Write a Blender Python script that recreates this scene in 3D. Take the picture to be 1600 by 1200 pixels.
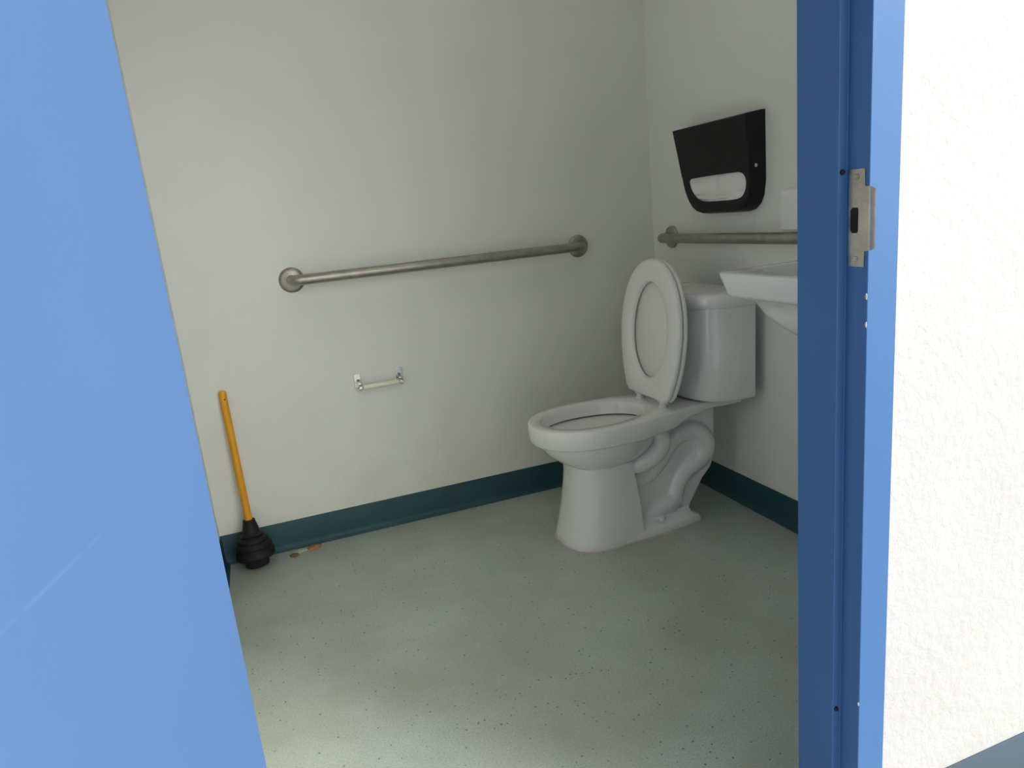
import bpy, bmesh, math, random
from mathutils import Vector, Matrix
from mathutils.geometry import interpolate_bezier
random.seed(7)
for o in list(bpy.data.objects): bpy.data.objects.remove(o)
S = bpy.context.scene
C = S.collection

# ------------------------------------------------------------ camera
def setup_camera():
    yaw, pitch, roll, f = 0.332244795, 0.235424786, -0.0990197904, 1112.17
    cy, sy, cp, sp = math.cos(yaw), math.sin(yaw), math.cos(pitch), math.sin(pitch)
    fw = Vector((sy*cp, cy*cp, -sp)); rt = Vector((cy, -sy, 0)); up = rt.cross(fw)
    r2 = rt*math.cos(roll) + up*math.sin(roll); u2 = up*math.cos(roll) - rt*math.sin(roll)
    cam = bpy.data.cameras.new('camera'); co = bpy.data.objects.new('camera', cam); C.objects.link(co)
    m = Matrix((r2, u2, -fw)).transposed().to_4x4()
    m.translation = Vector((-1.46586, -2.42353, 1.05295))
    co.matrix_world = m
    cam.sensor_width = 36; cam.sensor_fit = 'HORIZONTAL'; cam.lens = f*36/1600
    cam.clip_start = 0.02
    S.camera = co
setup_camera()

# ------------------------------------------------------------ world, daylight, exposure
W = bpy.data.worlds.new('overcast_sky'); S.world = W; W.use_nodes = True
wn = W.node_tree.nodes; wl = W.node_tree.links
bg = wn['Background']
# sky: dim overhead and to the left, brightest low in the direction the doorway faces (bright haze over the yard)
tc = wn.new('ShaderNodeTexCoord')
dt = wn.new('ShaderNodeVectorMath'); dt.operation = 'DOT_PRODUCT'
wl.new(tc.outputs['Generated'], dt.inputs[0]); dt.inputs[1].default_value = Vector((0.56, -0.83, 0.10)).normalized()
mx = wn.new('ShaderNodeMath'); mx.operation = 'MAXIMUM'; wl.new(dt.outputs['Value'], mx.inputs[0]); mx.inputs[1].default_value = 0
pw = wn.new('ShaderNodeMath'); pw.operation = 'POWER'; wl.new(mx.outputs[0], pw.inputs[0]); pw.inputs[1].default_value = 4.0
ma = wn.new('ShaderNodeMath'); ma.operation = 'MULTIPLY_ADD'; wl.new(pw.outputs[0], ma.inputs[0]); ma.inputs[1].default_value = 3.1; ma.inputs[2].default_value = 0.13
bg.inputs['Color'].default_value = (0.985, 0.985, 0.96, 1)
wl.new(ma.outputs[0], bg.inputs['Strength'])
sun = bpy.data.lights.new('hazy_sun', 'SUN'); sun.energy = 2.8; sun.angle = math.radians(24); sun.color = (1.0, 0.98, 0.94)
so = bpy.data.objects.new('hazy_sun', sun); C.objects.link(so)
sd = Vector((0.64, -0.56, 0.52))          # direction towards the sun
so.rotation_euler = sd.to_track_quat('Z', 'Y').to_euler()
S.view_settings.view_transform = 'Standard'; S.view_settings.look = 'None'
S.view_settings.gamma = 1; S.view_settings.use_curve_mapping = False
S.view_settings.exposure = 0.56

# ------------------------------------------------------------ materials
def mat(name, col, rough=0.5, metal=0, coat=0, spec=0.5):
    m = bpy.data.materials.new(name); m.use_nodes = True
    b = m.node_tree.nodes['Principled BSDF']
    b.inputs['Base Color'].default_value = (*col, 1); b.inputs['Roughness'].default_value = rough
    b.inputs['Metallic'].default_value = metal; b.inputs['Coat Weight'].default_value = coat
    b.inputs['Specular IOR Level'].default_value = spec
    return m
def N(m, t, **kw):
    n = m.node_tree.nodes.new(t)
    for k, v in kw.items():
        if k in n.inputs: n.inputs[k].default_value = v
        else: setattr(n, k, v)
    return n
def L(m, a, b): m.node_tree.links.new(a, b)
def coord(m): return N(m, 'ShaderNodeTexCoord').outputs['Object']
def noise(m, scale, detail=3, rough=0.5, vec=None):
    n = N(m, 'ShaderNodeTexNoise'); n.inputs['Scale'].default_value = scale; n.inputs['Detail'].default_value = detail
    n.inputs['Roughness'].default_value = rough
    L(m, vec or coord(m), n.inputs['Vector']); return n.outputs['Fac']
def ramp(m, fac, stops):
    r = N(m, 'ShaderNodeValToRGB'); e = r.color_ramp.elements
    while len(e) < len(stops): e.new(0.5)
    for i, (p, c) in enumerate(stops): e[i].position = p; e[i].color = (*c, 1) if len(c) == 3 else c
    L(m, fac, r.inputs['Fac']); return r.outputs['Color']
def mix(m, fac, a, b, mode='MIX'):
    n = N(m, 'ShaderNodeMix', data_type='RGBA', blend_type=mode)
    for s, v in ((n.inputs[0], fac), (n.inputs[6], a), (n.inputs[7], b)):
        if isinstance(v, (int, float)): s.default_value = v
        elif isinstance(v, tuple): s.default_value = (*v, 1)
        else: L(m, v, s)
    return n.outputs[2]
def bsdf(m): return m.node_tree.nodes['Principled BSDF']
def bump(m, fac, dist=0.001, strength=1.0):
    b = N(m, 'ShaderNodeBump'); b.inputs['Distance'].default_value = dist; b.inputs['Strength'].default_value = strength
    L(m, fac, b.inputs['Height']); L(m, b.outputs[0], bsdf(m).inputs['Normal'])

def m_wall():
    m = mat('painted_drywall', (0.7, 0.7, 0.66), 0.55)
    a = ramp(m, noise(m, 2.2, 4), [(0.35, (0.745, 0.76, 0.705)), (0.7, (0.785, 0.80, 0.755))])
    # yellowish scuffed grime low on the wall
    sp = N(m, 'ShaderNodeSeparateXYZ'); L(m, coord(m), sp.inputs[0])
    zz = N(m, 'ShaderNodeMapRange'); zz.inputs['From Min'].default_value = 0.55; zz.inputs['From Max'].default_value = 0.1
    L(m, sp.outputs['Z'], zz.inputs['Value'])
    nf = ramp(m, noise(m, 3.1, 5, 0.6), [(0.42, (0, 0, 0)), (0.75, (1, 1, 1))])
    mu = N(m, 'ShaderNodeMath', operation='MULTIPLY'); L(m, zz.outputs[0], mu.inputs[0]); L(m, nf, mu.inputs[1])
    mu2 = N(m, 'ShaderNodeMath', operation='MULTIPLY'); L(m, mu.outputs[0], mu2.inputs[0]); mu2.inputs[1].default_value = 0.6
    L(m, mix(m, mu2.outputs[0], a, (0.64, 0.60, 0.45)), bsdf(m).inputs['Base Color'])
    bump(m, noise(m, 260, 2), 0.0006, 0.5); return m
def m_stucco():
    m = mat('white_textured_paint', (0.84, 0.83, 0.81), 0.6)
    L(m, ramp(m, noise(m, 5, 3), [(0.3, (0.455, 0.45, 0.442)), (0.7, (0.495, 0.490, 0.482))]), bsdf(m).inputs['Base Color'])
    bump(m, noise(m, 55, 5, 0.6), 0.004, 0.7); return m
def m_floor():
    m = mat('speckled_vinyl', (0.4, 0.45, 0.38), 0.36)
    base = ramp(m, noise(m, 3.5, 4, 0.6), [(0.3, (0.42, 0.48, 0.42)), (0.72, (0.505, 0.555, 0.50))])
    fine = ramp(m, noise(m, 240, 3, 0.75), [(0.36, (0.33, 0.42, 0.37)), (0.5, (0.96, 0.97, 0.96)), (0.68, (1.18, 1.16, 1.12))])
    c1 = mix(m, 0.42, base, fine, 'MULTIPLY')
    v = N(m, 'ShaderNodeTexVoronoi'); v.inputs['Scale'].default_value = 70; L(m, coord(m), v.inputs['Vector'])
    sz = N(m, 'ShaderNodeSeparateColor'); L(m, v.outputs['Color'], sz.inputs[0])
    t = N(m, 'ShaderNodeMath', operation='MULTIPLY'); L(m, sz.outputs[0], t.inputs[0]); t.inputs[1].default_value = 0.33
    lt = N(m, 'ShaderNodeMath', operation='LESS_THAN'); L(m, v.outputs['Distance'], lt.inputs[0])
    sub = N(m, 'ShaderNodeMath', operation='SUBTRACT'); L(m, t.outputs[0], sub.inputs[0]); sub.inputs[1].default_value = 0.13
    L(m, sub.outputs[0], lt.inputs[1])
    c2 = mix(m, lt.outputs[0], c1, (0.10, 0.19, 0.17))
    stain = ramp(m, noise(m, 2.6, 5, 0.65), [(0.42, (0, 0, 0)), (0.75, (0.6, 0.6, 0.6))])
    c3 = mix(m, stain, c2, (0.34, 0.33, 0.22))
    L(m, c3, bsdf(m).inputs['Base Color'])
    L(m, ramp(m, noise(m, 9, 3), [(0.3, (0.32,)*3), (0.8, (0.5,)*3)]), bsdf(m).inputs['Roughness'])
    bump(m, noise(m, 90, 2), 0.0004, 0.4); return m
def m_door(name, c1, c2):
    m = mat(name, c1, 0.38)
    L(m, ramp(m, noise(m, 2.4, 5, 0.55), [(0.3, c1), (0.72, c2)]), bsdf(m).inputs['Base Color'])
    bump(m, noise(m, 120, 2), 0.0004, 0.35); return m
def m_rubber(name, c1, c2, rough=0.5):
    m = mat(name, c1, rough)
    L(m, ramp(m, noise(m, 6, 4, 0.6), [(0.35, c1), (0.75, c2)]), bsdf(m).inputs['Base Color'])
    bump(m, noise(m, 70, 2), 0.0005, 0.3); return m
def m_porcelain():
    m = mat('white_porcelain', (0.80, 0.80, 0.78), 0.14, coat=0.3)
    L(m, ramp(m, noise(m, 4, 3), [(0.3, (0.78, 0.785, 0.765)), (0.7, (0.82, 0.82, 0.80))]), bsdf(m).inputs['Base Color']); return m
def m_steel():
    m = mat('satin_stainless_steel', (0.50, 0.48, 0.44), 0.36, 1)
    L(m, ramp(m, noise(m, 30, 4, 0.7), [(0.3, (0.33, 0.31, 0.26)), (0.7, (0.48, 0.455, 0.40))]), bsdf(m).inputs['Base Color'])
    L(m, ramp(m, noise(m, 60, 3), [(0.3, (0.34,)*3), (0.7, (0.50,)*3)]), bsdf(m).inputs['Roughness']); return m
M = dict(
    wall=m_wall(), stucco=m_stucco(), floor=m_floor(),
    door=m_door('blue_door_paint', (0.069, 0.143, 0.310), (0.078, 0.155, 0.325)),
    frame=m_door('blue_frame_paint', (0.052, 0.140, 0.325), (0.060, 0.152, 0.34)),
    base=m_rubber('teal_vinyl_base', (0.009, 0.054, 0.070), (0.016, 0.072, 0.084), 0.55),
    obase=m_rubber('slate_blue_base', (0.047, 0.078, 0.110), (0.056, 0.088, 0.120), 0.5),
    porc=m_porcelain(), seat=mat('white_seat_plastic', (0.80, 0.80, 0.77), 0.26),
    steel=m_steel(), chrome=mat('chrome', (0.62, 0.64, 0.63), 0.16, 1),
    roller=mat('cream_plastic', (0.78, 0.78, 0.64), 0.4),
    black=m_rubber('black_rubber', (0.009, 0.008, 0.009), (0.015, 0.013, 0.014), 0.6),
    smoke=m_rubber('black_plastic', (0.008, 0.007, 0.008), (0.011, 0.010, 0.011), 0.45),
    hole=mat('dark_hollow', (0.006, 0.006, 0.006), 0.9),
    paper=mat('white_tissue_paper', (0.78, 0.76, 0.74), 0.9),
    wood=None, caulk=m_rubber('yellowed_caulk', (0.50, 0.44, 0.33), (0.62, 0.57, 0.46), 0.7),
    white=mat('white_plastic', (0.80, 0.79, 0.78), 0.35), water=mat('water', (0.35, 0.38, 0.36), 0.03),
    soffit=mat('ceiling_paint', (0.84, 0.84, 0.81), 0.8), conc=None, chip=mat('old_cream_paint', (0.62, 0.58, 0.42), 0.7),
    card=m_rubber('tan_paper_scrap', (0.30, 0.16, 0.06), (0.42, 0.25, 0.11), 0.9),
    pale=m_rubber('torn_pale_scrap', (0.50, 0.47, 0.36), (0.62, 0.59, 0.50), 0.9),
    brown=m_rubber('brown_scrap', (0.14, 0.10, 0.04), (0.24, 0.18, 0.08), 0.9),
)
def m_wood():
    m = mat('amber_varnished_wood', (0.62, 0.29, 0.03), 0.5)
    c = N(m, 'ShaderNodeMapping'); L(m, coord(m), c.inputs[0]); c.inputs['Scale'].default_value = (40, 40, 3)
    L(m, ramp(m, noise(m, 1.5, 3, 0.5, c.outputs[0]), [(0.3, (0.66, 0.28, 0.004)), (0.7, (0.84, 0.40, 0.008))]), bsdf(m).inputs['Base Color']); return m
def m_conc():
    m = mat('grey_concrete', (0.42, 0.41, 0.39), 0.85)
    L(m, ramp(m, noise(m, 8, 6, 0.6), [(0.3, (0.52, 0.51, 0.49)), (0.7, (0.62, 0.61, 0.58))]), bsdf(m).inputs['Base Color']); return m
bsdf(M['smoke']).inputs['Specular IOR Level'].default_value = 0.28; bsdf(M['frame']).inputs['Specular IOR Level'].default_value = 0.22; bsdf(M['black']).inputs['Specular IOR Level'].default_value = 0.3
M['wood'] = m_wood(); M['conc'] = m_conc()
def door_scuff():
    """one faint pale diagonal scratch and light handling marks in the door paint"""
    m = M['door']; b = bsdf(m); src = b.inputs['Base Color'].links[0].from_socket
    sp = N(m, 'ShaderNodeSeparateXYZ'); L(m, coord(m), sp.inputs[0])
    ax = N(m, 'ShaderNodeMath', operation='MULTIPLY_ADD'); L(m, sp.outputs['X'], ax.inputs[0]); ax.inputs[1].default_value = -0.31
    ax.inputs[2].default_value = -0.870
    L(m, sp.outputs['Z'], (s1 := N(m, 'ShaderNodeMath', operation='ADD')).inputs[0]); L(m, ax.outputs[0], s1.inputs[1])
    ab = N(m, 'ShaderNodeMath', operation='ABSOLUTE'); L(m, s1.outputs[0], ab.inputs[0])
    r1 = N(m, 'ShaderNodeMapRange'); r1.inputs['From Min'].default_value = 0.0022; r1.inputs['From Max'].default_value = 0.0; L(m, ab.outputs[0], r1.inputs['Value'])
    x1 = N(m, 'ShaderNodeMapRange'); x1.inputs['From Min'].default_value = -0.016; x1.inputs['From Max'].default_value = -0.022; L(m, sp.outputs['X'], x1.inputs['Value'])
    mu = N(m, 'ShaderNodeMath', operation='MULTIPLY'); L(m, r1.outputs[0], mu.inputs[0]); L(m, x1.outputs[0], mu.inputs[1])
    nz = N(m, 'ShaderNodeMath', operation='MULTIPLY'); L(m, mu.outputs[0], nz.inputs[0]); L(m, ramp(m, noise(m, 45, 3), [(0.4, (0.0,)*3), (0.65, (0.09,)*3)]), nz.inputs[1])
    L(m, mix(m, nz.outputs[0], src, (0.30, 0.38, 0.58)), b.inputs['Base Color'])
door_scuff()


# ------------------------------------------------------------ mesh helpers
def thing(name, label, cat, loc, group=None):
    o = bpy.data.objects.new(name, None); C.objects.link(o); o.location = loc
    o['label'] = label; o['category'] = cat
    if group: o['group'] = group
    return o
def wloc(o):
    v = Vector(o.location)
    while o.parent: o = o.parent; v += Vector(o.location)
    return v
def obj(name, bm, m, parent=None, smooth=True, bevel=0, angle=35, subsurf=0, label=None, origin=None):
    """link one mesh; bm is in world coordinates"""
    bmesh.ops.recalc_face_normals(bm, faces=bm.faces)
    o0 = wloc(parent) if parent else Vector((0, 0, 0))
    og = Vector(origin) if origin else o0
    bmesh.ops.translate(bm, verts=bm.verts, vec=-og)
    me = bpy.data.meshes.new(name); bm.to_mesh(me); bm.free()
    o = bpy.data.objects.new(name, me); C.objects.link(o)
    if parent: o.parent = parent; o.location = og - o0
    else: o.location = og
    me.materials.append(m)
    for p in me.polygons: p.use_smooth = smooth
    if bevel:
        b = o.modifiers.new('bevel', 'BEVEL'); b.width = bevel; b.segments = 3; b.limit_method = 'ANGLE'; b.angle_limit = math.radians(30)
    if subsurf:
        s = o.modifiers.new('sub', 'SUBSURF'); s.levels = subsurf; s.render_levels = subsurf
    if smooth:
        me.set_sharp_from_angle(angle=math.radians(angle)) if not subsurf else None
    if label: o['label'] = label
    return o
def struct(name, bm, m, **k):
    o = obj(name, bm, m, **k); o['kind'] = 'structure'; return o
def box(bm, x0, x1, y0, y1, z0, z1):
    v = [bm.verts.new((x, y, z)) for x in (x0, x1) for y in (y0, y1) for z in (z0, z1)]
    for f in ((0,1,3,2), (4,6,7,5), (0,4,5,1), (2,3,7,6), (0,2,6,4), (1,5,7,3)): bm.faces.new([v[i] for i in f])
def nb(): return bmesh.new()
def boxm(*a):
    bm = nb(); box(bm, *a); return bm
def loft(bm, rings, cap0=True, cap1=True, closed=True):
    vs = [[bm.verts.new(p) for p in r] for r in rings]
    n = len(rings[0])
    for a, b in zip(vs, vs[1:]):
        for i in range(n if closed else n-1):
            j = (i+1) % n; bm.faces.new((a[i], a[j], b[j], b[i]))
    if cap0: bm.faces.new(vs[0][::-1])
    if cap1: bm.faces.new(vs[-1])
    return vs
def lathe(bm, prof, base, axis=(0, 0, 1), n=40, cap0=True, cap1=True):
    """prof: (r, h) pairs along axis from base"""
    ax = Vector(axis).normalized(); u = ax.orthogonal().normalized(); w = ax.cross(u); b = Vector(base)
    loft(bm, [[b + ax*h + (u*math.cos(t) + w*math.sin(t))*max(r, 1e-4) for t in [2*math.pi*i/n for i in range(n)]] for r, h in prof], cap0, cap1)
def catmull(pts, k=6):
    P = [Vector(p) for p in pts]; P = [2*P[0]-P[1]] + P + [2*P[-1]-P[-2]]; out = []
    for i in range(1, len(P)-2):
        for j in range(k):
            t = j/k; a, b, c, d = P[i-1:i+3]
            out.append(0.5*((2*b) + (c-a)*t + (2*a-5*b+4*c-d)*t*t + (3*b-a-3*c+d)*t**3))
    out.append(P[-2]); return out
def tube(bm, pts, rads, n=20, smooth=6):
    """pts path; rads radius per point (or a number)"""
    if not isinstance(rads, (list, tuple)): rads = [rads]*len(pts)
    if smooth: 
        P = catmull(pts, smooth); R = [v.x for v in catmull([(r, 0, 0) for r in rads], smooth)]
    else: P = [Vector(p) for p in pts]; R = rads
    T = [(P[min(i+1, len(P)-1)] - P[max(i-1, 0)]).normalized() for i in range(len(P))]
    u = T[0].orthogonal().normalized(); rings = []
    for p, r, t in zip(P, R, T):
        u = (u - t*u.dot(t)).normalized(); w = t.cross(u)
        rings.append([p + (u*math.cos(a) + w*math.sin(a))*r for a in [2*math.pi*i/n for i in range(n)]])
    loft(bm, rings)
def prism(bm, poly, axis, a, b):
    """extrude a 2-D polygon along an axis between a and b"""
    def P(p, v):
        return (v, p[0], p[1]) if axis == 0 else (p[0], v, p[1]) if axis == 1 else (p[0], p[1], v)
    loft(bm, [[P(p, a) for p in poly], [P(p, b) for p in poly]])

# ------------------------------------------------------------ room shell
XW, YD, YO, H = -1.708, -1.620, -1.713, 2.44     # left wall, inner and outer face of the door wall
HX, JX = -1.5757, -0.733                           # hinge-side, strike-side rabbet faces
DH = 2.06                                         # head of the opening
struct('floor', boxm(XW-0.1, 0.1, YO+0.02, 0.1, -0.10, 0), M['floor'], smooth=False)
struct('ceiling', boxm(XW-0.1, 0.1, YO, 0.1, H, H+0.1), M['soffit'], smooth=False)
struct('wall_back', boxm(XW-0.1, 0.1, 0, 0.1, 0, H), M['wall'], smooth=False)
struct('wall_right', boxm(0, 0.1, YD, 0, 0, H), M['wall'], smooth=False)
struct('wall_left', boxm(XW-0.1, XW, YD, 0, 0, H), M['wall'], smooth=False)
bm = nb()                                          # inner skin of the door wall
for a in ((XW-0.1, HX-0.045, YD-0.012, YD, 0, H), (JX+0.045, 0.1, YD-0.012, YD, 0, H), (HX-0.045, JX+0.045, YD-0.012, YD, DH+0.045, H)): box(bm, *a)
struct('wall_front', bm, M['wall'], smooth=False)
bm = nb()                                          # outer textured skin
for a in ((-4.2, HX-0.045, YO, YD-0.012, 0, 3.0), (JX+0.045, 2.6, YO, YD-0.012, 0, 3.0), (HX-0.045, JX+0.045, YO, YD-0.012, DH+0.045, 3.0)): box(bm, *a)
struct('wall_outside', bm, M['stucco'], smooth=False)
struct('ground', boxm(-6, 5, -9, YO+0.02, -0.14, -0.004), M['conc'], smooth=False)

def cove(name, m, p0, p1, inward, h=0.1016, seams=()):
    """vinyl cove base from p0 to p1; inward = unit vector into the room"""
    p0, p1, n = Vector(p0), Vector(p1), Vector(inward)
    prof = [(0, 0), (0.016, 0), (0.0150, 0.002), (0.0085, 0.006), (0.0045, 0.014), (0.0035, 0.024), (0.0032, h-0.004), (0.0018, h), (0, h)]
    bm = nb(); cuts = [0] + list(seams) + [1]
    for a, b in zip(cuts, cuts[1:]):
        g = 0.0016/(p1-p0).length
        A = p0.lerp(p1, a + (g if a else 0)); B = p0.lerp(p1, b - (g if b < 1 else 0))
        loft(bm, [[A + n*d + Vector((0, 0, z)) for d, z in prof], [B + n*d + Vector((0, 0, z)) for d, z in prof]])
    back = [(d*0.6, z*0.985) for d, z in prof]           # continuous backing, seen as the dark joint line
    loft(bm, [[p0.lerp(p1, k) + n*d + Vector((0, 0, z)) for d, z in back] for k in (0.001, 0.999)])
    return struct(name, bm, m, angle=50)
cove('baseboard_back', M['base'], (XW, 0, 0), (0, 0, 0), (0, -1, 0), seams=(0.327,))
cove('baseboard_right', M['base'], (0, 0, 0), (0, YD, 0), (-1, 0, 0))
cove('baseboard_left', M['base'], (XW, YD, 0), (XW, 0, 0), (1, 0, 0))
cove('baseboard_outside', M['obase'], (JX+0.052, YO, 0), (2.6, YO, 0), (0, -1, 0))
cove('baseboard_outside_left', M['obase'], (-4.2, YO, 0), (HX-0.052, YO, 0), (0, -1, 0))

# ------------------------------------------------------------ steel door frame (trim_1) and door (door_1)
FO, RB, FI = -1.722, -1.686, -1.612               # frame outer face, rabbet depth, frame inner face
def jamb_profile(x, s):
    """steel frame section in (x,y); s=+1 for the strike side (metal towards +x)"""
    return [(x, FO), (x, RB), (x - s*0.014, RB), (x - s*0.014, FI), (x + s*0.050, FI), (x + s*0.050, FI-0.006),
            (x + s*0.045, FI-0.008), (x + s*0.045, FO+0.010), (x + s*0.050, FO+0.008), (x + s*0.050, FO)]
bm = nb()
prism(bm, jamb_profile(JX, 1), 2, 0, DH)
prism(bm, jamb_profile(HX, -1), 2, 0, DH)
hp = [(FO, DH), (RB, DH), (RB, DH-0.014), (FI, DH-0.014), (FI, DH+0.05), (FI-0.006, DH+0.05), (FI-0.008, DH+0.045), (FO+0.010, DH+0.045), (FO+0.008, DH+0.05), (FO, DH+0.05)]
prism(bm, hp, 0, HX-0.05, JX+0.05)
frame = struct('trim_1', bm, M['frame'], bevel=0.0012, smooth=True, angle=30)
frame['label'] = 'blue painted steel door frame around the restroom doorway'
# strike plate: outline in (y, z) on the strike face, with a curved lip
def strike():
    bm = nb(); x = JX - 0.0012
    out = [(-1.690, 1.0640), (-1.7155, 1.0640), (-1.7165, 1.0430), (-1.7225, 1.0420), (-1.7225, 0.9630), (-1.7165, 0.9620), (-1.7165, 0.9425), (-1.690, 0.9425)]
    hol = [(-1.6935, 1.0130), (-1.6965, 1.0170), (-1.7055, 1.0170), (-1.7065, 1.0140), (-1.7065, 0.9880), (-1.7050, 0.9850), (-1.6965, 0.9850), (-1.6935, 0.9890)]
    vo = [bm.verts.new((x, *p)) for p in out]; vh = [bm.verts.new((x, *p)) for p in hol]
    ed = [bm.edges.new((v[i], v[(i+1) % len(v)])) for v in (vo, vh) for i in range(len(v))]
    bmesh.ops.triangle_fill(bm, edges=ed, use_beauty=True)
    g = bmesh.ops.extrude_face_region(bm, geom=bm.faces[:])
    bmesh.ops.translate(bm, verts=[v for v in g['geom'] if isinstance(v, bmesh.types.BMVert)], vec=(0.0016, 0, 0))
    # the lip bends outwards round the edge of the jamb
    rings = []
    for k in range(7):
        t = k/6*math.radians(62); r = 0.008
        y = -1.7225 - r*math.sin(t); xx = x + r*(1-math.cos(t))
        nx, ny = math.cos(t), math.sin(t)
        z1, z0 = 1.0420 - 0.004*(k/6)**2, 0.9630 + 0.004*(k/6)**2
        rings.append([(xx, y, z0), (xx, y, z1), (xx + 0.0015*nx, y + 0.0015*ny, z1), (xx + 0.0015*nx, y + 0.0015*ny, z0)])
    loft(bm, rings); return bm
sp = obj('strike_plate', strike(), M['steel'], frame, angle=40, origin=(JX, -1.705, 1.003), label='silver strike plate with a curved lip and latch hole')
obj('latch_hole', boxm(JX-0.0006, JX+0.012, -1.7065, -1.6935, 0.985, 1.017), M['hole'], sp, smooth=False)
for z in (1.0545, 0.9525):
    bm = nb(); lathe(bm, [(0.0038, 0), (0.0038, 0.0007), (0.003, 0.0012), (0.0012, 0.0010), (0.0006, 0.0002)], (JX-0.0011, -1.7035, z), (-1, 0, 0), 16)
    obj('screw', bm, M['steel'], sp)
for z in (1.062, 0.270):
    bm = nb(); lathe(bm, [(0.0034, 0), (0.0034, 0.002), (0.0024, 0.0035), (0.001, 0.0038)], (JX-0.0085, RB, z), (0, -1, 0), 14)
    obj('door_silencer', bm, M['black'], frame, label='small black rubber bumper')
for z, r in ((0.905, 0.0030), (0.868, 0.0024), (0.300, 0.0022)):
    bm = nb(); n = 9; c = bm.verts.new((JX-0.0012, FO-0.0006, z))
    vs = [bm.verts.new((JX-0.0012 + 0.0, FO + r*abs(math.cos(t))*0.9, z + r*1.6*math.sin(t)*random.uniform(0.7, 1.1))) for t in [math.pi*(-0.5 + i/(n-1)) for i in range(n)]]
    for a, b in zip(vs, vs[1:]): bm.faces.new((c, a, b))
    ge = bmesh.ops.extrude_face_region(bm, geom=bm.faces[:]); bmesh.ops.translate(bm, verts=[v for v in ge['geom'] if isinstance(v, bmesh.types.BMVert)], vec=(0.0008, 0, 0))
    obj('paint_chip', bm, M['chip'], frame, smooth=False, label='cream paint chip on the frame edge')

# door leaf, swung open outwards about its hinge line
TH = math.radians(112); kx, ky = HX + 0.002, FO - 0.004
def leaf_pt(s, d, z):
    """s along the leaf from the hinge, d into the leaf's thickness (towards its room-side face)"""
    ux, uy = math.cos(TH), -math.sin(TH); nx, ny = math.sin(TH), math.cos(TH)
    return (kx + ux*s + nx*d, ky + uy*s + ny*d, z)
LW, LT = 0.848, 0.044
bm = nb(); pl = [leaf_pt(s, d, 0)[:2] for s, d in ((0.004, 0), (LW, 0), (LW, LT), (0.004, LT))]
prism(bm, pl, 2, 0.010, DH-0.004)
door = struct('door_1', bm, M['door'], bevel=0.0015, origin=(kx, ky, 0))
door['label'] = 'light blue flush door swung open at the left'
for z in (0.25, 1.02, 1.80):
    bm = nb()
    lathe(bm, [(0.0055, -0.057), (0.0075, -0.0565), (0.0075, 0.0565), (0.0055, 0.057)], (kx, ky-0.004, z), (0, 0, 1), 16)
    obj('hinge', bm, M['steel'], door)
def knob(d0, sgn, name):
    bm = nb(); b = leaf_pt(LW-0.065, d0, 0.985); ax = Vector(leaf_pt(0, sgn, 0)) - Vector(leaf_pt(0, 0, 0))
    lathe(bm, [(0.033, 0), (0.033, 0.005), (0.028, 0.009), (0.012, 0.011), (0.011, 0.030), (0.020, 0.036), (0.027, 0.046), (0.027, 0.056), (0.020, 0.064), (0.003, 0.066)], b, ax, 28)
    return obj('door_knob', bm, M['steel'], door)
knob(LT, 1, 'door_knob'); knob(0, -1, 'door_knob')

# ------------------------------------------------------------ fill light added on the ceiling, out of view (lifts the darker far walls)
lm = mat('fill_light_glow', (0.9, 0.86, 0.78), 0.4); bsdf(lm).inputs['Emission Color'].default_value = (1.0, 0.94, 0.84, 1); bsdf(lm).inputs['Emission Strength'].default_value = 3.8
cl = thing('added_fill_light', 'round warm fill light added on the restroom ceiling, out of view', 'added fill light', (-0.75, -0.80, H))
bm = nb(); lathe(bm, [(0.155, 0), (0.155, 0.018), (0.148, 0.024)], (-0.75, -0.80, H-0.001), (0, 0, -1), 40); obj('base', bm, M['white'], cl)
bm = nb(); lathe(bm, [(0.143, 0.018), (0.143, 0.035), (0.132, 0.058), (0.105, 0.078), (0.06, 0.091), (0.01, 0.095)], (-0.75, -0.80, H), (0, 0, -1), 40); obj('fill_light_globe', bm, lm, cl)

# ------------------------------------------------------------ grab bars
def grab_bar(a, b, n, label):
    """a, b: flange centres on the wall; n: wall normal into the room"""
    a, b, n = Vector(a), Vector(b), Vector(n); d = (b-a).normalized(); off = 0.056
    t = thing('grab_bar', label, 'grab bar', (a+b)/2, 'stainless grab bars')
    pts = [a + n*0.006]; R = 0.028
    for k in range(7):
        w = k/6*math.pi/2; pts.append(a + n*(off - R + R*math.sin(w)) + d*(R - R*math.cos(w)))
    pts2 = [b + n*0.006]
    for k in range(7):
        w = k/6*math.pi/2; pts2.append(b + n*(off - R + R*math.sin(w)) - d*(R - R*math.cos(w)))
    bm = nb(); tube(bm, pts + pts2[::-1], 0.0168, 24, smooth=0); obj('bar', bm, M['steel'], t, angle=60)
    for p in (a, b):
        bm = nb(); lathe(bm, [(0.0400, 0), (0.0405, 0.003), (0.0385, 0.0075), (0.030, 0.0105), (0.019, 0.0125), (0.0172, 0.0130)], p, n, 40)
        obj('flange', bm, M['steel'], t, angle=50)
        for s in (-1, 0, 1):
            pass
    return t
grab_bar((-1.344, 0, 0.910), (-0.322, 0, 0.910), (0, -1, 0), 'long stainless grab bar on the left wall above the paper holder')
grab_bar((0, -0.130, 0.910), (0, -1.045, 0.910), (-1, 0, 0), 'stainless grab bar on the right wall behind the toilet tank, below the black dispenser')

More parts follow.
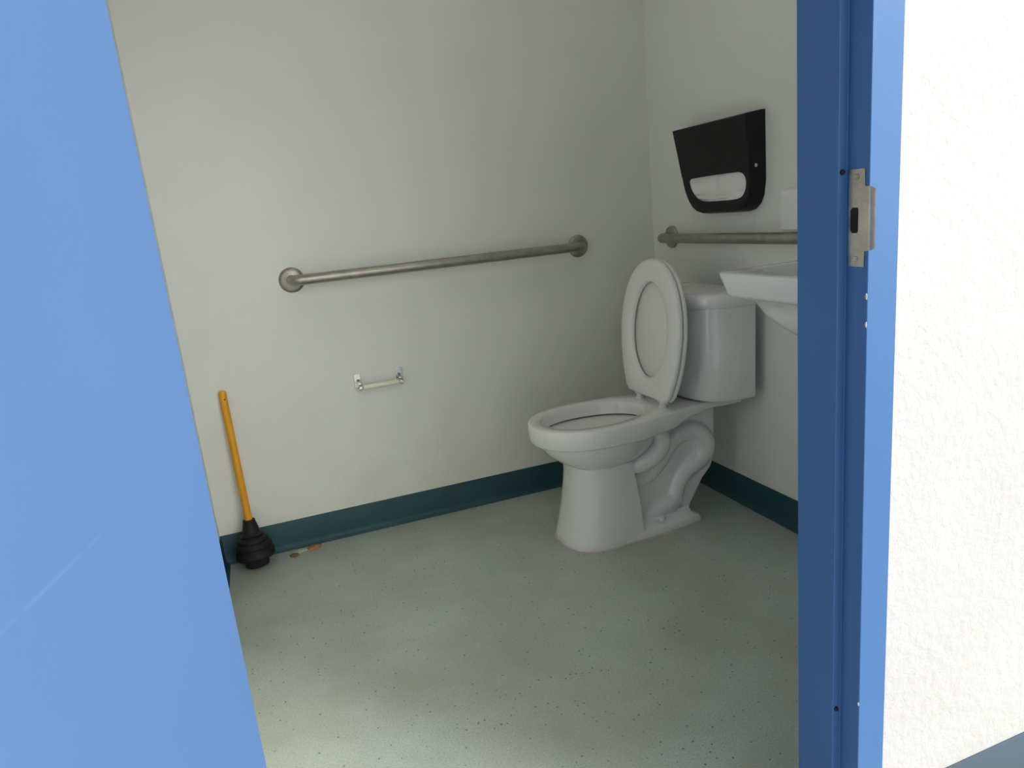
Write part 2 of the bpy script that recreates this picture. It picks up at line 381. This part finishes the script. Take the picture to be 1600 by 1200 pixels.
# ------------------------------------------------------------ toilet
YC = -0.452; ZR = 0.408
toilet = thing('toilet', 'white porcelain toilet with raised seat standing in the corner', 'toilet', (-0.42, YC, 0))
def interp(x, tab):
    if x <= tab[0][0]: return tab[0][1]
    for (a, p), (b, q) in zip(tab, tab[1:]):
        if x <= b:
            t = (x-a)/(b-a); t = t*t*(3-2*t); return p + (q-p)*t
    return tab[-1][1]
NS = 64
def rim_ring(inset, zf, back=-0.05, front=-0.738):
    """outline of rim and deck: half ellipse in front, narrowing deck behind; zf(x) gives the height"""
    xc = -0.53; pts = []
    side = [(-0.53, 0.166), (-0.44, 0.163), (-0.34, 0.146), (-0.24, 0.120), (-0.16, 0.112), (-0.05, 0.122)]
    half = []
    for i in range(21):                              # front tip to widest
        t = math.pi/2*i/20
        x = xc - (xc-front-inset)*math.cos(t)**0.92 if i < 20 else xc
        half.append((x, (0.166-inset)*math.sin(t)**0.95))
    for i in range(1, 16):
        x = xc + (back-inset-xc)*i/15
        half.append((x, interp(x, side)-inset))
    for x, w in half: pts.append((x, YC - w, zf(x)))
    for i in range(1, 4):                            # straight back edge
        w = half[-1][1]*(1-i/2); pts.append((half[-1][0], YC - w, zf(half[-1][0])))
    for x, w in half[-2:0:-1]: pts.append((x, YC + w, zf(x)))
    return pts
def oval(xf, xb, xc, hw, z, n, cnt):
    """egg outline with cnt points matching rim_ring order"""
    out = []
    for i in range(cnt):
        t = 2*math.pi*i/cnt; c, s = math.cos(t), math.sin(t); a = xc-xf if c > 0 else xb-xc
        x = xc - a*math.copysign(abs(c)**(2/n), c); y = YC - hw*math.copysign(abs(s)**(2/n), s)
        out.append((x, y, z(x) if callable(z) else z))
    return out
def band_low(x): return interp(x, [(-0.44, 0.346), (-0.33, 0.352), (-0.24, 0.372), (-0.16, 0.385)])
# outer shell of rim: band and the deck
bm = nb()
top = lambda x: ZR
rings = [rim_ring(0.020, lambda x: band_low(x)-0.001), rim_ring(0.008, lambda x: band_low(x)-0.001),
         rim_ring(0.0035, lambda x: band_low(x)+0.002), rim_ring(0.0015, lambda x: band_low(x)+0.007), rim_ring(0.0, lambda x: (band_low(x)+ZR)/2+0.004),
         rim_ring(0.0005, lambda x: ZR-0.006), rim_ring(0.002, lambda x: ZR-0.0022), rim_ring(0.006, top)]
vs = loft(bm, rings, cap0=False, cap1=False)
# bowl opening: hole edge in the top, then down the inside
hr = [oval(-0.700, -0.348, -0.545, 0.128, ZR, 2.15, NS), oval(-0.697, -0.351, -0.545, 0.1245, ZR-0.004, 2.15, NS),
      oval(-0.696, -0.352, -0.545, 0.123, ZR-0.026, 2.15, NS), oval(-0.690, -0.354, -0.545, 0.118, ZR-0.040, 2.1, NS),
      oval(-0.713, -0.336, -0.545, 0.142, ZR-0.047, 2.1, NS), oval(-0.702, -0.340, -0.54, 0.135, 0.330, 2.0, NS), oval(-0.640, -0.365, -0.51, 0.098, 0.270, 2.0, NS),
      oval(-0.580, -0.385, -0.48, 0.068, 0.232, 2.0, NS), oval(-0.530, -0.40, -0.47, 0.045, 0.215, 2.0, NS)]
hv = loft(bm, hr, cap0=False, cap1=True)
ed = []
for ring in (vs[-1], hv[0]):
    for i in range(len(ring)):
        e = bm.edges.get((ring[i], ring[(i+1) % len(ring)])); ed.append(e)
bmesh.ops.triangle_fill(bm, edges=ed, use_beauty=True)
obj('bowl_rim', bm, M['porc'], toilet, angle=60)
# bowl body below the band, front pedestal, foot and web: one piece of porcelain
bm = nb()
loft(bm, [oval(-0.716, -0.330, -0.53, 0.150, 0.362, 2.1, 56), oval(-0.716, -0.325, -0.53, 0.150, 0.345, 2.1, 56), oval(-0.708, -0.322, -0.53, 0.146, 0.328, 2.1, 56),
          oval(-0.692, -0.325, -0.53, 0.138, 0.306, 2.1, 56), oval(-0.668, -0.335, -0.53, 0.127, 0.286, 2.1, 56), oval(-0.640, -0.360, -0.53, 0.116, 0.268, 2.1, 56),
          oval(-0.612, -0.40, -0.52, 0.100, 0.254, 2.1, 56), oval(-0.58, -0.44, -0.51, 0.06, 0.246, 2.0, 56)])
def column(z, xf, xb, hw, n=2.7):
    """D-shaped plan: round front, squared rear edge"""
    pts = []; xc = xf + 0.125
    half = [(xc - (xc-xf)*math.cos(t)**(2/n if t else 1), hw*math.sin(t)**(2/n)) for t in [math.pi/2*i/14 for i in range(15)]]
    half += [(xc + (xb-xc)*i/4, hw - 0.002*i) for i in range(1, 5)]
    a = [(x, YC-w, z) for x, w in half]; b = [(x, YC+w, z) for x, w in half[::-1]]
    return a + [(xb+0.004, YC-half[-1][1]*0.8, z), (xb+0.004, YC+half[-1][1]*0.8, z)] + b[:-1]
loft(bm, [column(0.0, -0.668, -0.428, 0.124), column(0.004, -0.670, -0.428, 0.126), column(0.022, -0.666, -0.428, 0.124), column(0.06, -0.656, -0.430, 0.119), column(0.12, -0.643, -0.432, 0.113),
          column(0.18, -0.634, -0.438, 0.108), column(0.23, -0.627, -0.444, 0.106), column(0.262, -0.628, -0.45, 0.108)])
def foot(z, k):
    pts = []
    tab = [(-0.46, 0.122), (-0.36, 0.122), (-0.27, 0.112), (-0.205, 0.098)]
    xs = [-0.46 + i*0.255/10 for i in range(11)]
    a = [(x - (k if i == 10 else 0), YC - interp(x, tab) + k, z) for i, x in enumerate(xs)]
    return a + [(x, 2*YC - y, zz) for x, y, zz in a[::-1]]
loft(bm, [foot(0.0, 0.001), foot(0.003, 0), foot(0.020, 0.002), foot(0.026, 0.006), foot(0.034, 0.022), foot(0.052, 0.040)])
obj('pedestal', bm, M['porc'], toilet, angle=45)
# web between column and back, with the S-shaped trapway standing out on both sides
bm = nb()
web = [(-0.46, 0.02), (-0.225, 0.02), (-0.215, 0.05), (-0.190, 0.09), (-0.165, 0.13), (-0.130, 0.165), (-0.115, 0.205), (-0.113, 0.24), (-0.110, 0.34), (-0.108, 0.392), (-0.325, 0.385), (-0.328, 0.30), (-0.35, 0.245), (-0.40, 0.205), (-0.46, 0.19)]
def wring(y, k): 
    cx, cz = -0.28, 0.2
    return [(cx + (x-cx)*k, YC + y, cz + (z-cz)*k) for x, z in web]
loft(bm, [wring(-0.062, 0.955), wring(-0.056, 0.985), wring(-0.045, 1), wring(0.045, 1), wring(0.056, 0.985), wring(0.062, 0.955)])
for s in (-1, 1):
    y1 = YC + s*0.052
    tube(bm, [(-0.47, y1, 0.185), (-0.415, y1, 0.166), (-0.362, y1, 0.182), (-0.318, y1, 0.232), (-0.285, y1, 0.278), (-0.240, y1, 0.306), (-0.190, y1, 0.298), (-0.157, y1, 0.255), (-0.170, y1, 0.208), (-0.222, y1, 0.178),
              (-0.258, y1, 0.142), (-0.275, y1, 0.098), (-0.300, y1, 0.060), (-0.330, y1, 0.030)],
         [0.010, 0.014, 0.020, 0.026, 0.030, 0.034, 0.038, 0.040, 0.036, 0.032, 0.030, 0.030, 0.032, 0.030], 20, 5)
    # swelling behind the bowl, ending beside the column
    tube(bm, [(-0.345, y1+s*0.016, 0.352), (-0.330, y1+s*0.022, 0.318), (-0.338, y1+s*0.030, 0.282), (-0.372, y1+s*0.030, 0.254), (-0.415, y1+s*0.024, 0.238), (-0.46, y1+s*0.016, 0.235)], [0.028, 0.030, 0.031, 0.030, 0.028, 0.024], 20, 5)
    # low spread of the outlet into the foot
    tube(bm, [(-0.262, y1, 0.085), (-0.310, y1+s*0.006, 0.072), (-0.360, y1+s*0.008, 0.058), (-0.405, y1+s*0.006, 0.040)], [0.028, 0.030, 0.028, 0.020], 20, 5)
trap = obj('trapway', bm, M['porc'], toilet, angle=80)
rm = trap.modifiers.new('fuse', 'REMESH'); rm.mode = 'VOXEL'; rm.voxel_size = 0.0032; rm.use_smooth_shade = True
sm = trap.modifiers.new('soften', 'SMOOTH'); sm.factor = 0.6; sm.iterations = 9
for s in (-1, 1):
    bm = nb(); lathe(bm, [(0.0135, 0), (0.0135, 0.006), (0.0115, 0.012), (0.006, 0.0155), (0.001, 0.0165)], (-0.352, YC + s*0.095, 0.040), (0, 0, 1), 24)
    obj('bolt_cap', bm, M['white'], toilet)
bm = nb()                                           # bead of caulk on the floor round the foot
def foot_line():
    a = [(x, y) for x, y, z in column(0, -0.668, -0.428, 0.124)[:17]]
    b = [(-0.40, YC-0.1225), (-0.34, YC-0.121), (-0.28, YC-0.1145), (-0.215, YC-0.101)]
    near = a + b
    return near + [(x, 2*YC-y) for x, y in near[::-1]][:-1]
fl = foot_line(); cen = (-0.44, YC)
def grow(k): return [(cen[0] + (x-cen[0])*(1+k/0.2), cen[1] + (y-cen[1])*(1+k/0.12)) for x, y in fl]
loft(bm, [[(x, y, 0.0003) for x, y in grow(0.0045)], [(x, y, 0.0025) for x, y in grow(0.003)], [(x, y, 0.0035) for x, y in grow(0.0006)]], cap0=False, cap1=False)
obj('caulk', bm, M['caulk'], toilet, label='yellowed caulk bead round the foot')
bm = nb(); loft(bm, [oval(-0.575, -0.388, -0.48, 0.066, 0.2335, 2, 40)]+[oval(-0.575, -0.388, -0.48, 0.066, 0.2345, 2, 40)]); obj('water', bm, M['water'], toilet)
# tank: round-fronted plan
def tank_ring(xf, hwb, z, xb=-0.045, k=0):
    out = []
    for i in range(25):
        t = -math.pi/2 + math.pi*i/24
        c, s = math.cos(t), math.sin(t)
        out.append((xb - (xb-xf-k)*abs(c)**0.62, YC + (hwb-k)*math.copysign(abs(s)**0.78, s), z))
    return out + [(xb + 0.001, YC + (hwb-k)*(1-i/2.5)*0.98, z) for i in range(0, 6)]
bm = nb()
loft(bm, [tank_ring(-0.218, 0.181, 0.412, k=0.012), tank_ring(-0.218, 0.181, 0.416, k=0.003), tank_ring(-0.219, 0.182, 0.424), tank_ring(-0.224, 0.186, 0.56), tank_ring(-0.228, 0.190, 0.712)])
tank = obj('tank', bm, M['porc'], toilet, angle=50)
bm = nb()
loft(bm, [tank_ring(-0.236, 0.196, 0.712, -0.040), tank_ring(-0.239, 0.199, 0.715, -0.040), tank_ring(-0.240, 0.200, 0.742, -0.040), tank_ring(-0.240, 0.200, 0.752, -0.040, 0.005), tank_ring(-0.240, 0.200, 0.756, -0.040, 0.014), tank_ring(-0.24, 0.2, 0.7575, -0.04, 0.05)])
obj('tank_lid', bm, M['porc'], tank, angle=50)
bm = nb()                                           # flush handle at the far front corner, behind the raised seat
tube(bm, [(-0.222, YC+0.115, 0.665), (-0.238, YC+0.115, 0.665), (-0.243, YC+0.10, 0.664), (-0.244, YC+0.06, 0.660)], [0.007, 0.007, 0.006, 0.007], 14, 4)
obj('flush_lever', bm, M['chrome'], tank)

# seat and lid, both raised against the tank: outlines in the tilted plane (y, h), h measured up the seat from the hinge
SX, SZ, LEAN = -0.300, 0.428, 0.098
def sp3(y, h, d): 
    """h up the seat, d towards the room (away from the tank)"""
    n = math.hypot(1, LEAN)
    return (SX + LEAN*h/n - d/n, YC + y, SZ + h/n + LEAN*d/n)
def seat_outline(k, base=0.0):
    tab = [(0.0, 0.118), (0.035, 0.140), (0.09, 0.160), (0.15, 0.173), (0.21, 0.178), (0.27, 0.173)]
    half = [(interp(h, tab) - k, h + (k if i == 0 else 0)) for i, h in enumerate([0.0, 0.02, 0.04, 0.065, 0.09, 0.12, 0.15, 0.18, 0.21])]
    half[0] = (half[0][0]-0.006, half[0][1])
    for i in range(1, 19):
        t = math.pi/2*i/18
        half.append(((0.178-k)*math.cos(t)**0.93 if i < 18 else 0.0, 0.21 + (0.232-k)*math.sin(t)**0.97))
    return half[:-1] + [(0.0, half[-1][1])] + [(-w, h) for w, h in half[-2::-1]]
def hole_outline(k):
    out = []
    for i in range(48):
        t = 2*math.pi*i/48; c, s = math.cos(t), math.sin(t)
        a = 0.158 if s > 0 else 0.148
        out.append(((0.106+k)*c*(1-0.06*s*s), 0.212 + (a+k)*math.copysign(abs(s)**0.93, s)))
    return out
def ring_plate(bm, outer_prof, inner_prof):
    vo = [[bm.verts.new(sp3(y, h, d)) for y, h in seat_outline(k)] for k, d in outer_prof]
    vi = [[bm.verts.new(sp3(y, h, d)) for y, h in hole_outline(k)] for k, d in inner_prof]
    for V in (vo, vi):
        for a, b in zip(V, V[1:]):
            for i in range(len(a)): j = (i+1) % len(a); bm.faces.new((a[i], a[j], b[j], b[i]))
    for a, b in ((vo[0], vi[0]), (vo[-1], vi[-1])):
        ed = [bm.edges.get((r[i], r[(i+1) % len(r)])) for r in (a, b) for i in range(len(r))]
        bmesh.ops.triangle_fill(bm, edges=ed, use_beauty=True)
bm = nb()
ring_plate(bm, [(0.006, 0.016), (0.001, 0.019), (0.0, 0.024), (0.003, 0.031), (0.010, 0.034)], [(0.004, 0.016), (0.0, 0.020), (0.0, 0.026), (0.003, 0.031), (0.008, 0.034)])
seat = obj('seat', bm, M['seat'], toilet, angle=55)
for s in (-0.08, 0.08):                             # four small bumpers under the seat, now facing the room
    for h in (0.045, 0.375):
        if h > 0.1: continue
bm = nb()
def lid_ring(k, d): return [sp3(y, h, d) for y, h in seat_outline(k)]
loft(bm, [lid_ring(0.012, -0.002), lid_ring(0.003, 0.0), lid_ring(0.0, 0.004), lid_ring(0.001, 0.011), lid_ring(0.005, 0.014)])
obj('seat_lid', bm, M['seat'], toilet, angle=55)
for s in (-1, 1):
    bm = nb(); yy = YC + s*0.070
    lathe(bm, [(0.015, 0), (0.015, 0.005), (0.011, 0.009), (0.0095, 0.022), (0.006, 0.027)], (SX-0.012, yy, ZR-0.0005), (0, 0, 1), 20)
    lathe(bm, [(0.0085, -0.020), (0.0095, -0.018), (0.0095, 0.018), (0.0085, 0.020)], (SX-0.012, yy, ZR+0.020), (0, 1, 0), 20)
    obj('hinge', bm, M['seat'], toilet)
# water supply: stop valve and braided hose behind the bowl on the far side
bm = nb(); tube(bm, [(-0.085, YC+0.14, 0.412), (-0.085, YC+0.16, 0.36), (-0.07, YC+0.19, 0.27), (-0.05, YC+0.20, 0.20)], 0.0055, 10, 5)
lathe(bm, [(0.011, 0), (0.011, 0.03), (0.016, 0.034), (0.016, 0.05)], (-0.001, YC+0.20, 0.19), (-1, 0, 0), 16)
obj('supply_hose', bm, M['steel'], toilet)

# ------------------------------------------------------------ wall-hung sink on the right wall, mostly hidden by the frame
sink = thing('wall_sink', 'white porcelain wall-mounted sink cut off by the blue door frame', 'sink', (0, -1.225, 0.80))
SY, SW, SF, ZS = -1.225, 0.255, -0.425, 0.868
def sink_ring(k, z, r=0.03, kb=0.0, zl=None, cnt=7):
    """rounded rectangle, inset k at front and sides"""
    x0, x1, y0, y1 = SF + k, -0.001 - kb, SY - SW + k, SY + SW - k
    pts = []
    for (cx, cy, a0) in ((x0+r, y1-r, 90), (x0+r, y0+r, 180), (x1-0.004, y0+0.004, 270), (x1-0.004, y1-0.004, 0)):
        rr = r if a0 in (90, 180) else 0.004
        for i in range(cnt):
            a = math.radians(a0 + 90*i/(cnt-1)); pts.append((cx + rr*math.cos(a), cy + rr*math.sin(a), z))
    return pts
bm = nb()
rg = [sink_ring(0.11, ZS-0.156, 0.10), sink_ring(0.092, ZS-0.150, 0.11), sink_ring(0.072, ZS-0.128, 0.10), sink_ring(0.056, ZS-0.100, 0.08), sink_ring(0.046, ZS-0.070, 0.06),
      sink_ring(0.020, ZS-0.060, 0.035), sink_ring(0.016, ZS-0.058, 0.03), sink_ring(0.012, ZS-0.052, 0.03), sink_ring(0.001, ZS-0.008, 0.028), sink_ring(0.0, ZS-0.003, 0.028), sink_ring(0.004, ZS, 0.028)]
vs = loft(bm, rg, cap0=True, cap1=False)
def basin(ax, ay, z, cx=-0.245, n=2.6):
    out = []
    for i in range(48):
        t = 2*math.pi*i/48; c, s = math.cos(t), math.sin(t)
        out.append((cx - ax*math.copysign(abs(c)**(2/n), c), SY - ay*math.copysign(abs(s)**(2/n), s), z))
    return out
hv = loft(bm, [basin(0.152, 0.222, ZS), basin(0.148, 0.218, ZS-0.004), basin(0.140, 0.208, ZS-0.03), basin(0.125, 0.190, ZS-0.075), basin(0.095, 0.150, ZS-0.105), basin(0.03, 0.04, ZS-0.118)], cap0=False, cap1=True)
ed = [bm.edges.get((r[i], r[(i+1) % len(r)])) for r in (vs[-1], hv[0]) for i in range(len(r))]
bmesh.ops.triangle_fill(bm, edges=ed, use_beauty=True)
obj('basin', bm, M['porc'], sink, angle=50)
bm = nb(); box(bm, -0.052, -0.001, SY-SW+0.004, SY+SW-0.004, ZS-0.002, ZS+0.006); obj('back_ledge', bm, M['porc'], sink, bevel=0.003)
bm = nb(); lathe(bm, [(0.026, 0), (0.026, 0.006), (0.019, 0.012), (0.017, 0.07), (0.014, 0.085), (0.004, 0.09)], (-0.062, SY-0.02, ZS+0.001), (0, 0, 1), 24)
tube(bm, [(-0.062, SY-0.02, ZS+0.055), (-0.10, SY-0.02, ZS+0.075), (-0.15, SY-0.02, ZS+0.075), (-0.175, SY-0.02, ZS+0.055)], [0.013, 0.012, 0.011, 0.010], 16, 5)
fa = obj('faucet', bm, M['chrome'], sink)
bm = nb(); lathe(bm, [(0.021, 0), (0.022, 0.002), (0.018, 0.004), (0.004, 0.003)], (-0.245, SY, ZS-0.1185), (0, 0, 1), 24); obj('drain', bm, M['chrome'], sink)
bm = nb(); tube(bm, [(-0.245, SY, ZS-0.14), (-0.245, SY, 0.60), (-0.235, SY, 0.55), (-0.20, SY, 0.53), (-0.165, SY, 0.55), (-0.15, SY, 0.585), (-0.12, SY, 0.60), (-0.003, SY, 0.60)], 0.018, 18, 5)
obj('drain_pipe', bm, M['chrome'], sink)

# ------------------------------------------------------------ black seat cover dispenser
disp = thing('seat_cover_dispenser', 'black wall dispenser with white paper showing through its rounded slot', 'dispenser', (0, -0.46, 0.98))
def dx(z): return -0.052 - 0.016*max(0, min(1, (z-1.00)/0.26))
def outline_disp(k=0, wall=False):
    """(y, z) outline, anticlockwise seen from the room; rounded lower corners"""
    yl, yr, zt, zb = (-0.252, -0.643, 1.272, 0.986) if wall else (-0.260, -0.638, 1.265, 0.990)
    top = [(yr, zt), (yl, zt)]
    le = [(yl-0.016, 1.19), (yl-0.031, 1.113), (yl-0.034, 1.109), (yl-0.038, 1.085), (yl-0.045, 1.060), (yl-0.058, 1.034), (yl-0.078, 1.010), (yl-0.100, zb+0.007), (yl-0.130, zb)]
    ri = [(yr+0.072, zb), (yr+0.045, zb+0.006), (yr+0.022, zb+0.022), (yr+0.008, zb+0.046), (yr, 1.075), (yr, 1.18)]
    p = [(y, z) for y, z in top + le + ri]
    cy = sum(a for a, b in p)/len(p); cz = 1.13
    return [(y + (cy-y)*k/0.19, z + (cz-z)*k/0.14) for y, z in p]
slot = []
for (cy, cz, r, a0) in ((-0.366, 1.072, 0.030, 0), (-0.580, 1.074, 0.030, 90)): 
    pass
slot = catmull([(-0.350, 1.102, 0), (-0.400, 1.104, 0), (-0.480, 1.105, 0), (-0.560, 1.105, 0), (-0.608, 1.103, 0), (-0.628, 1.088, 0), (-0.630, 1.064, 0), (-0.616, 1.040, 0), (-0.585, 1.027, 0), (-0.500, 1.0255, 0), (-0.420, 1.027, 0), (-0.380, 1.038, 0), (-0.352, 1.062, 0), (-0.339, 1.086, 0), (-0.341, 1.098, 0)], 3)[:-1]
slot = [(p.x, p.y) for p in slot]
def shift(y): return y + 0.008
slot = [(shift(y), z) for y, z in slot]
bm = nb()
VO = [[bm.verts.new((x if x is not None else dx(z)+e, y, z)) for y, z in outline_disp(k, w)] for x, k, w, e in
      ((-0.001, 0, True, 0), (-0.012, 0, True, 0), (None, 0, False, 0.006), (None, 0.0015, False, 0.002), (None, 0.005, False, 0))]
for a, b in zip(VO, VO[1:]):
    for i in range(len(a)): j = (i+1) % len(a); bm.faces.new((a[i], a[j], b[j], b[i]))
VI = [[bm.verts.new((dx(z)+e, y, z)) for y, z in slot] for e in (0, 0.0035)]
for a, b in zip(VI, VI[1:]):
    for i in range(len(a)): j = (i+1) % len(a); bm.faces.new((a[i], a[j], b[j], b[i]))
ed = [bm.edges.get((r[i], r[(i+1) % len(r)])) for r in (VO[-1], VI[0]) for i in range(len(r))]
bmesh.ops.triangle_fill(bm, edges=ed, use_beauty=True)
obj('housing', bm, M['smoke'], disp, angle=30)
bm = nb()                                           # folded paper just behind the slot, gently wavy with a centre tuck
ny, nz = 40, 16; G = []
for i in range(ny+1):
    row = []
    for j in range(nz+1):
        y = -0.285 - 0.345*i/ny; z = 1.004 + 0.115*j/nz
        w = 0.0016*math.sin(y*60) + 0.0022*math.sin(z*95+y*20) + (0.007*math.exp(-((y+0.475)/0.007)**2) if z > 1.062 else 0) + 0.005*math.exp(-((z-1.040-0.06*abs(y+0.49))/0.004)**2)
        row.append(bm.verts.new((dx(z) + 0.0095 + w, y, z)))
    G.append(row)
for i in range(ny):
    for j in range(nz):
        fy = -0.285 - 0.345*(i+0.5)/ny; fz = 1.004 + 0.115*(j+0.5)/nz
        if fy > -0.325 or fy < -0.612 or (fy > -0.36 and fz < 1.040) or (fy < -0.60 and fz < 1.030) or fz < 1.012: continue
        bm.faces.new((G[i][j], G[i+1][j], G[i+1][j+1], G[i][j+1]))
pp = obj('paper', bm, M['paper'], disp, label='white folded paper behind the slot')
so_ = pp.modifiers.new('thick', 'SOLIDIFY'); so_.thickness = 0.004; so_.offset = 1
bm = nb(); tube(bm, [(dx(1.035)+0.006, -0.36, 1.040), (dx(1.03)+0.0055, -0.43, 1.0345), (dx(1.03)+0.0055, -0.50, 1.0345), (dx(1.03)+0.006, -0.56, 1.038)], 0.0028, 10, 5); obj('paper_fold', bm, M['paper'], disp)
bm = nb(); lathe(bm, [(0.0055, 0), (0.0055, 0.0015), (0.003, 0.003), (0.001, 0.003)], (-0.034, -0.6395, 1.118), (0, -1, 0), 14); obj('lock', bm, M['chrome'], disp, label='small chrome lock')

# white soap dispenser resting above the bar, beside the frame
soap = thing('soap_dispenser', 'pale wall soap dispenser just above the right grab bar', 'dispenser', (0, -0.80, 0.93))
bm = nb()
def rr(x, y0, y1, z0, z1, r):
    out = []
    for cy, cz, a0 in ((y1-r, z1-r, 0), (y0+r, z1-r, 90), (y0+r, z0+r, 180), (y1-r, z0+r, 270)):
        for i in range(5):
            a = math.radians(a0 + 22.5*i); out.append((x, cy + r*math.cos(a), cz + r*math.sin(a)))
    return out
loft(bm, [rr(-0.001, -0.88, -0.776, 0.930, 1.045, 0.006), rr(-0.052, -0.88, -0.776, 0.930, 1.045, 0.008), rr(-0.064, -0.878, -0.778, 0.931, 1.040, 0.010), rr(-0.070, -0.872, -0.784, 0.936, 1.030, 0.012)])
obj('housing', bm, M['white'], soap, angle=40)

# ------------------------------------------------------------ toilet paper holder (empty)
tp = thing('toilet_paper_holder', 'small chrome paper holder with an empty cream roller', 'toilet paper holder', (-1.113, 0, 0.545))
for s in (-1, 1):
    xc = -1.113 + s*0.072
    bm = nb(); box(bm, xc-0.0115, xc+0.0115, -0.004, -0.0005, 0.523, 0.570)
    b = obj('bracket', bm, M['chrome'], tp, bevel=0.0012)
    bm = nb(); xi = xc - s*0.002
    prism(bm, [(-0.003, 0.552), (-0.003, 0.525), (-0.028, 0.518), (-0.044, 0.518), (-0.052, 0.526), (-0.052, 0.534), (-0.044, 0.541), (-0.026, 0.543)], 0, xi-0.0055, xi+0.0055)
    obj('arm', bm, M['chrome'], b, bevel=0.001)
bm = nb()
lathe(bm, [(0.004, 0), (0.006, 0.003), (0.0085, 0.004), (0.0092, 0.010), (0.0092, 0.070), (0.0082, 0.0705), (0.0082, 0.118), (0.0075, 0.122), (0.004, 0.126), (0.003, 0.128)], (-1.177, -0.042, 0.529), (1, 0, 0), 24)
obj('roller', bm, M['roller'], tp)

# ------------------------------------------------------------ plunger
pb = Vector((-1.604, -0.074, 0)); ptop = Vector((-1.614, -0.0138, 0.589))
plg = thing('plunger', 'black rubber plunger with a yellow wooden handle in the left corner', 'plunger', pb)
ax = (ptop - pb).normalized(); base = pb + Vector((0, 0, 0.003))
bm = nb()
prof = [(0.0300, 0.001), (0.0360, 0.001), (0.0385, 0.006), (0.0385, 0.016), (0.0400, 0.024), (0.0480, 0.028), (0.0580, 0.029), (0.0618, 0.033), (0.0622, 0.040), (0.0600, 0.052), (0.0530, 0.057), (0.0525, 0.060), (0.0575, 0.064), (0.0560, 0.074), (0.0460, 0.080),
        (0.0455, 0.083), (0.0490, 0.087), (0.0460, 0.096), (0.0350, 0.101), (0.0350, 0.104), (0.0375, 0.107), (0.0310, 0.111), (0.0265, 0.117), (0.0255, 0.128), (0.0225, 0.140), (0.0195, 0.150), (0.0200, 0.155), (0.0185, 0.158), (0.0125, 0.158)]
lathe(bm, prof, base, ax, 40); obj('cup', bm, M['black'], plg, angle=60)
bm = nb(); h1 = (ptop - base).length
lathe(bm, [(0.0118, 0.12), (0.0118, h1-0.010), (0.0110, h1-0.004), (0.0080, h1), (0.002, h1+0.0012)], base, ax, 20); hd = obj('handle', bm, M['wood'], plg)
bm = nb(); q = base + ax*(h1-0.026) + Vector((0.004, -0.0112, 0)); lathe(bm, [(0.0022, 0), (0.002, 0.0006), (0.0005, 0.0008)], q, (0.3, -1, 0), 10); obj('hang_hole', bm, M['hole'], hd)

# ------------------------------------------------------------ scrap on the floor
scr = thing('paper_scrap', 'torn tan and brown scrap on the floor against the left baseboard', 'litter', (-1.44, -0.035, 0))
def flat(poly, z0, z1, dome=0.0):
    bm = nb(); n = len(poly); cx = sum(p[0] for p in poly)/n; cy = sum(p[1] for p in poly)/n
    r = lambda k, z: [(cx + (x-cx)*k, cy + (y-cy)*k, z + random.uniform(0, 0.0005)) for x, y in poly]
    loft(bm, [r(1, z0), r(1.0, (z0+z1)/2), r(0.93, z1), r(0.4, z1+dome)]); return bm
obj('torn_strip', flat([(-1.492, -0.062), (-1.476, -0.066), (-1.470, -0.052), (-1.452, -0.046), (-1.434, -0.046), (-1.428, -0.026), (-1.458, -0.021), (-1.484, -0.024), (-1.495, -0.038)], 0.0003, 0.002, 0.001), M['pale'], scr)
obj('orange_patch', flat([(-1.436, -0.056), (-1.412, -0.054), (-1.398, -0.048), (-1.394, -0.030), (-1.402, -0.021), (-1.434, -0.024), (-1.442, -0.038)], 0.0015, 0.0065, 0.003), M['card'], scr, smooth=False, label='orange tan patch')
obj('brown_patch', flat([(-1.500, -0.072), (-1.484, -0.082), (-1.470, -0.072), (-1.474, -0.056), (-1.490, -0.052), (-1.502, -0.060)], 0.0015, 0.0050, 0.002), M['brown'], scr, smooth=False, label='dark brown patch')
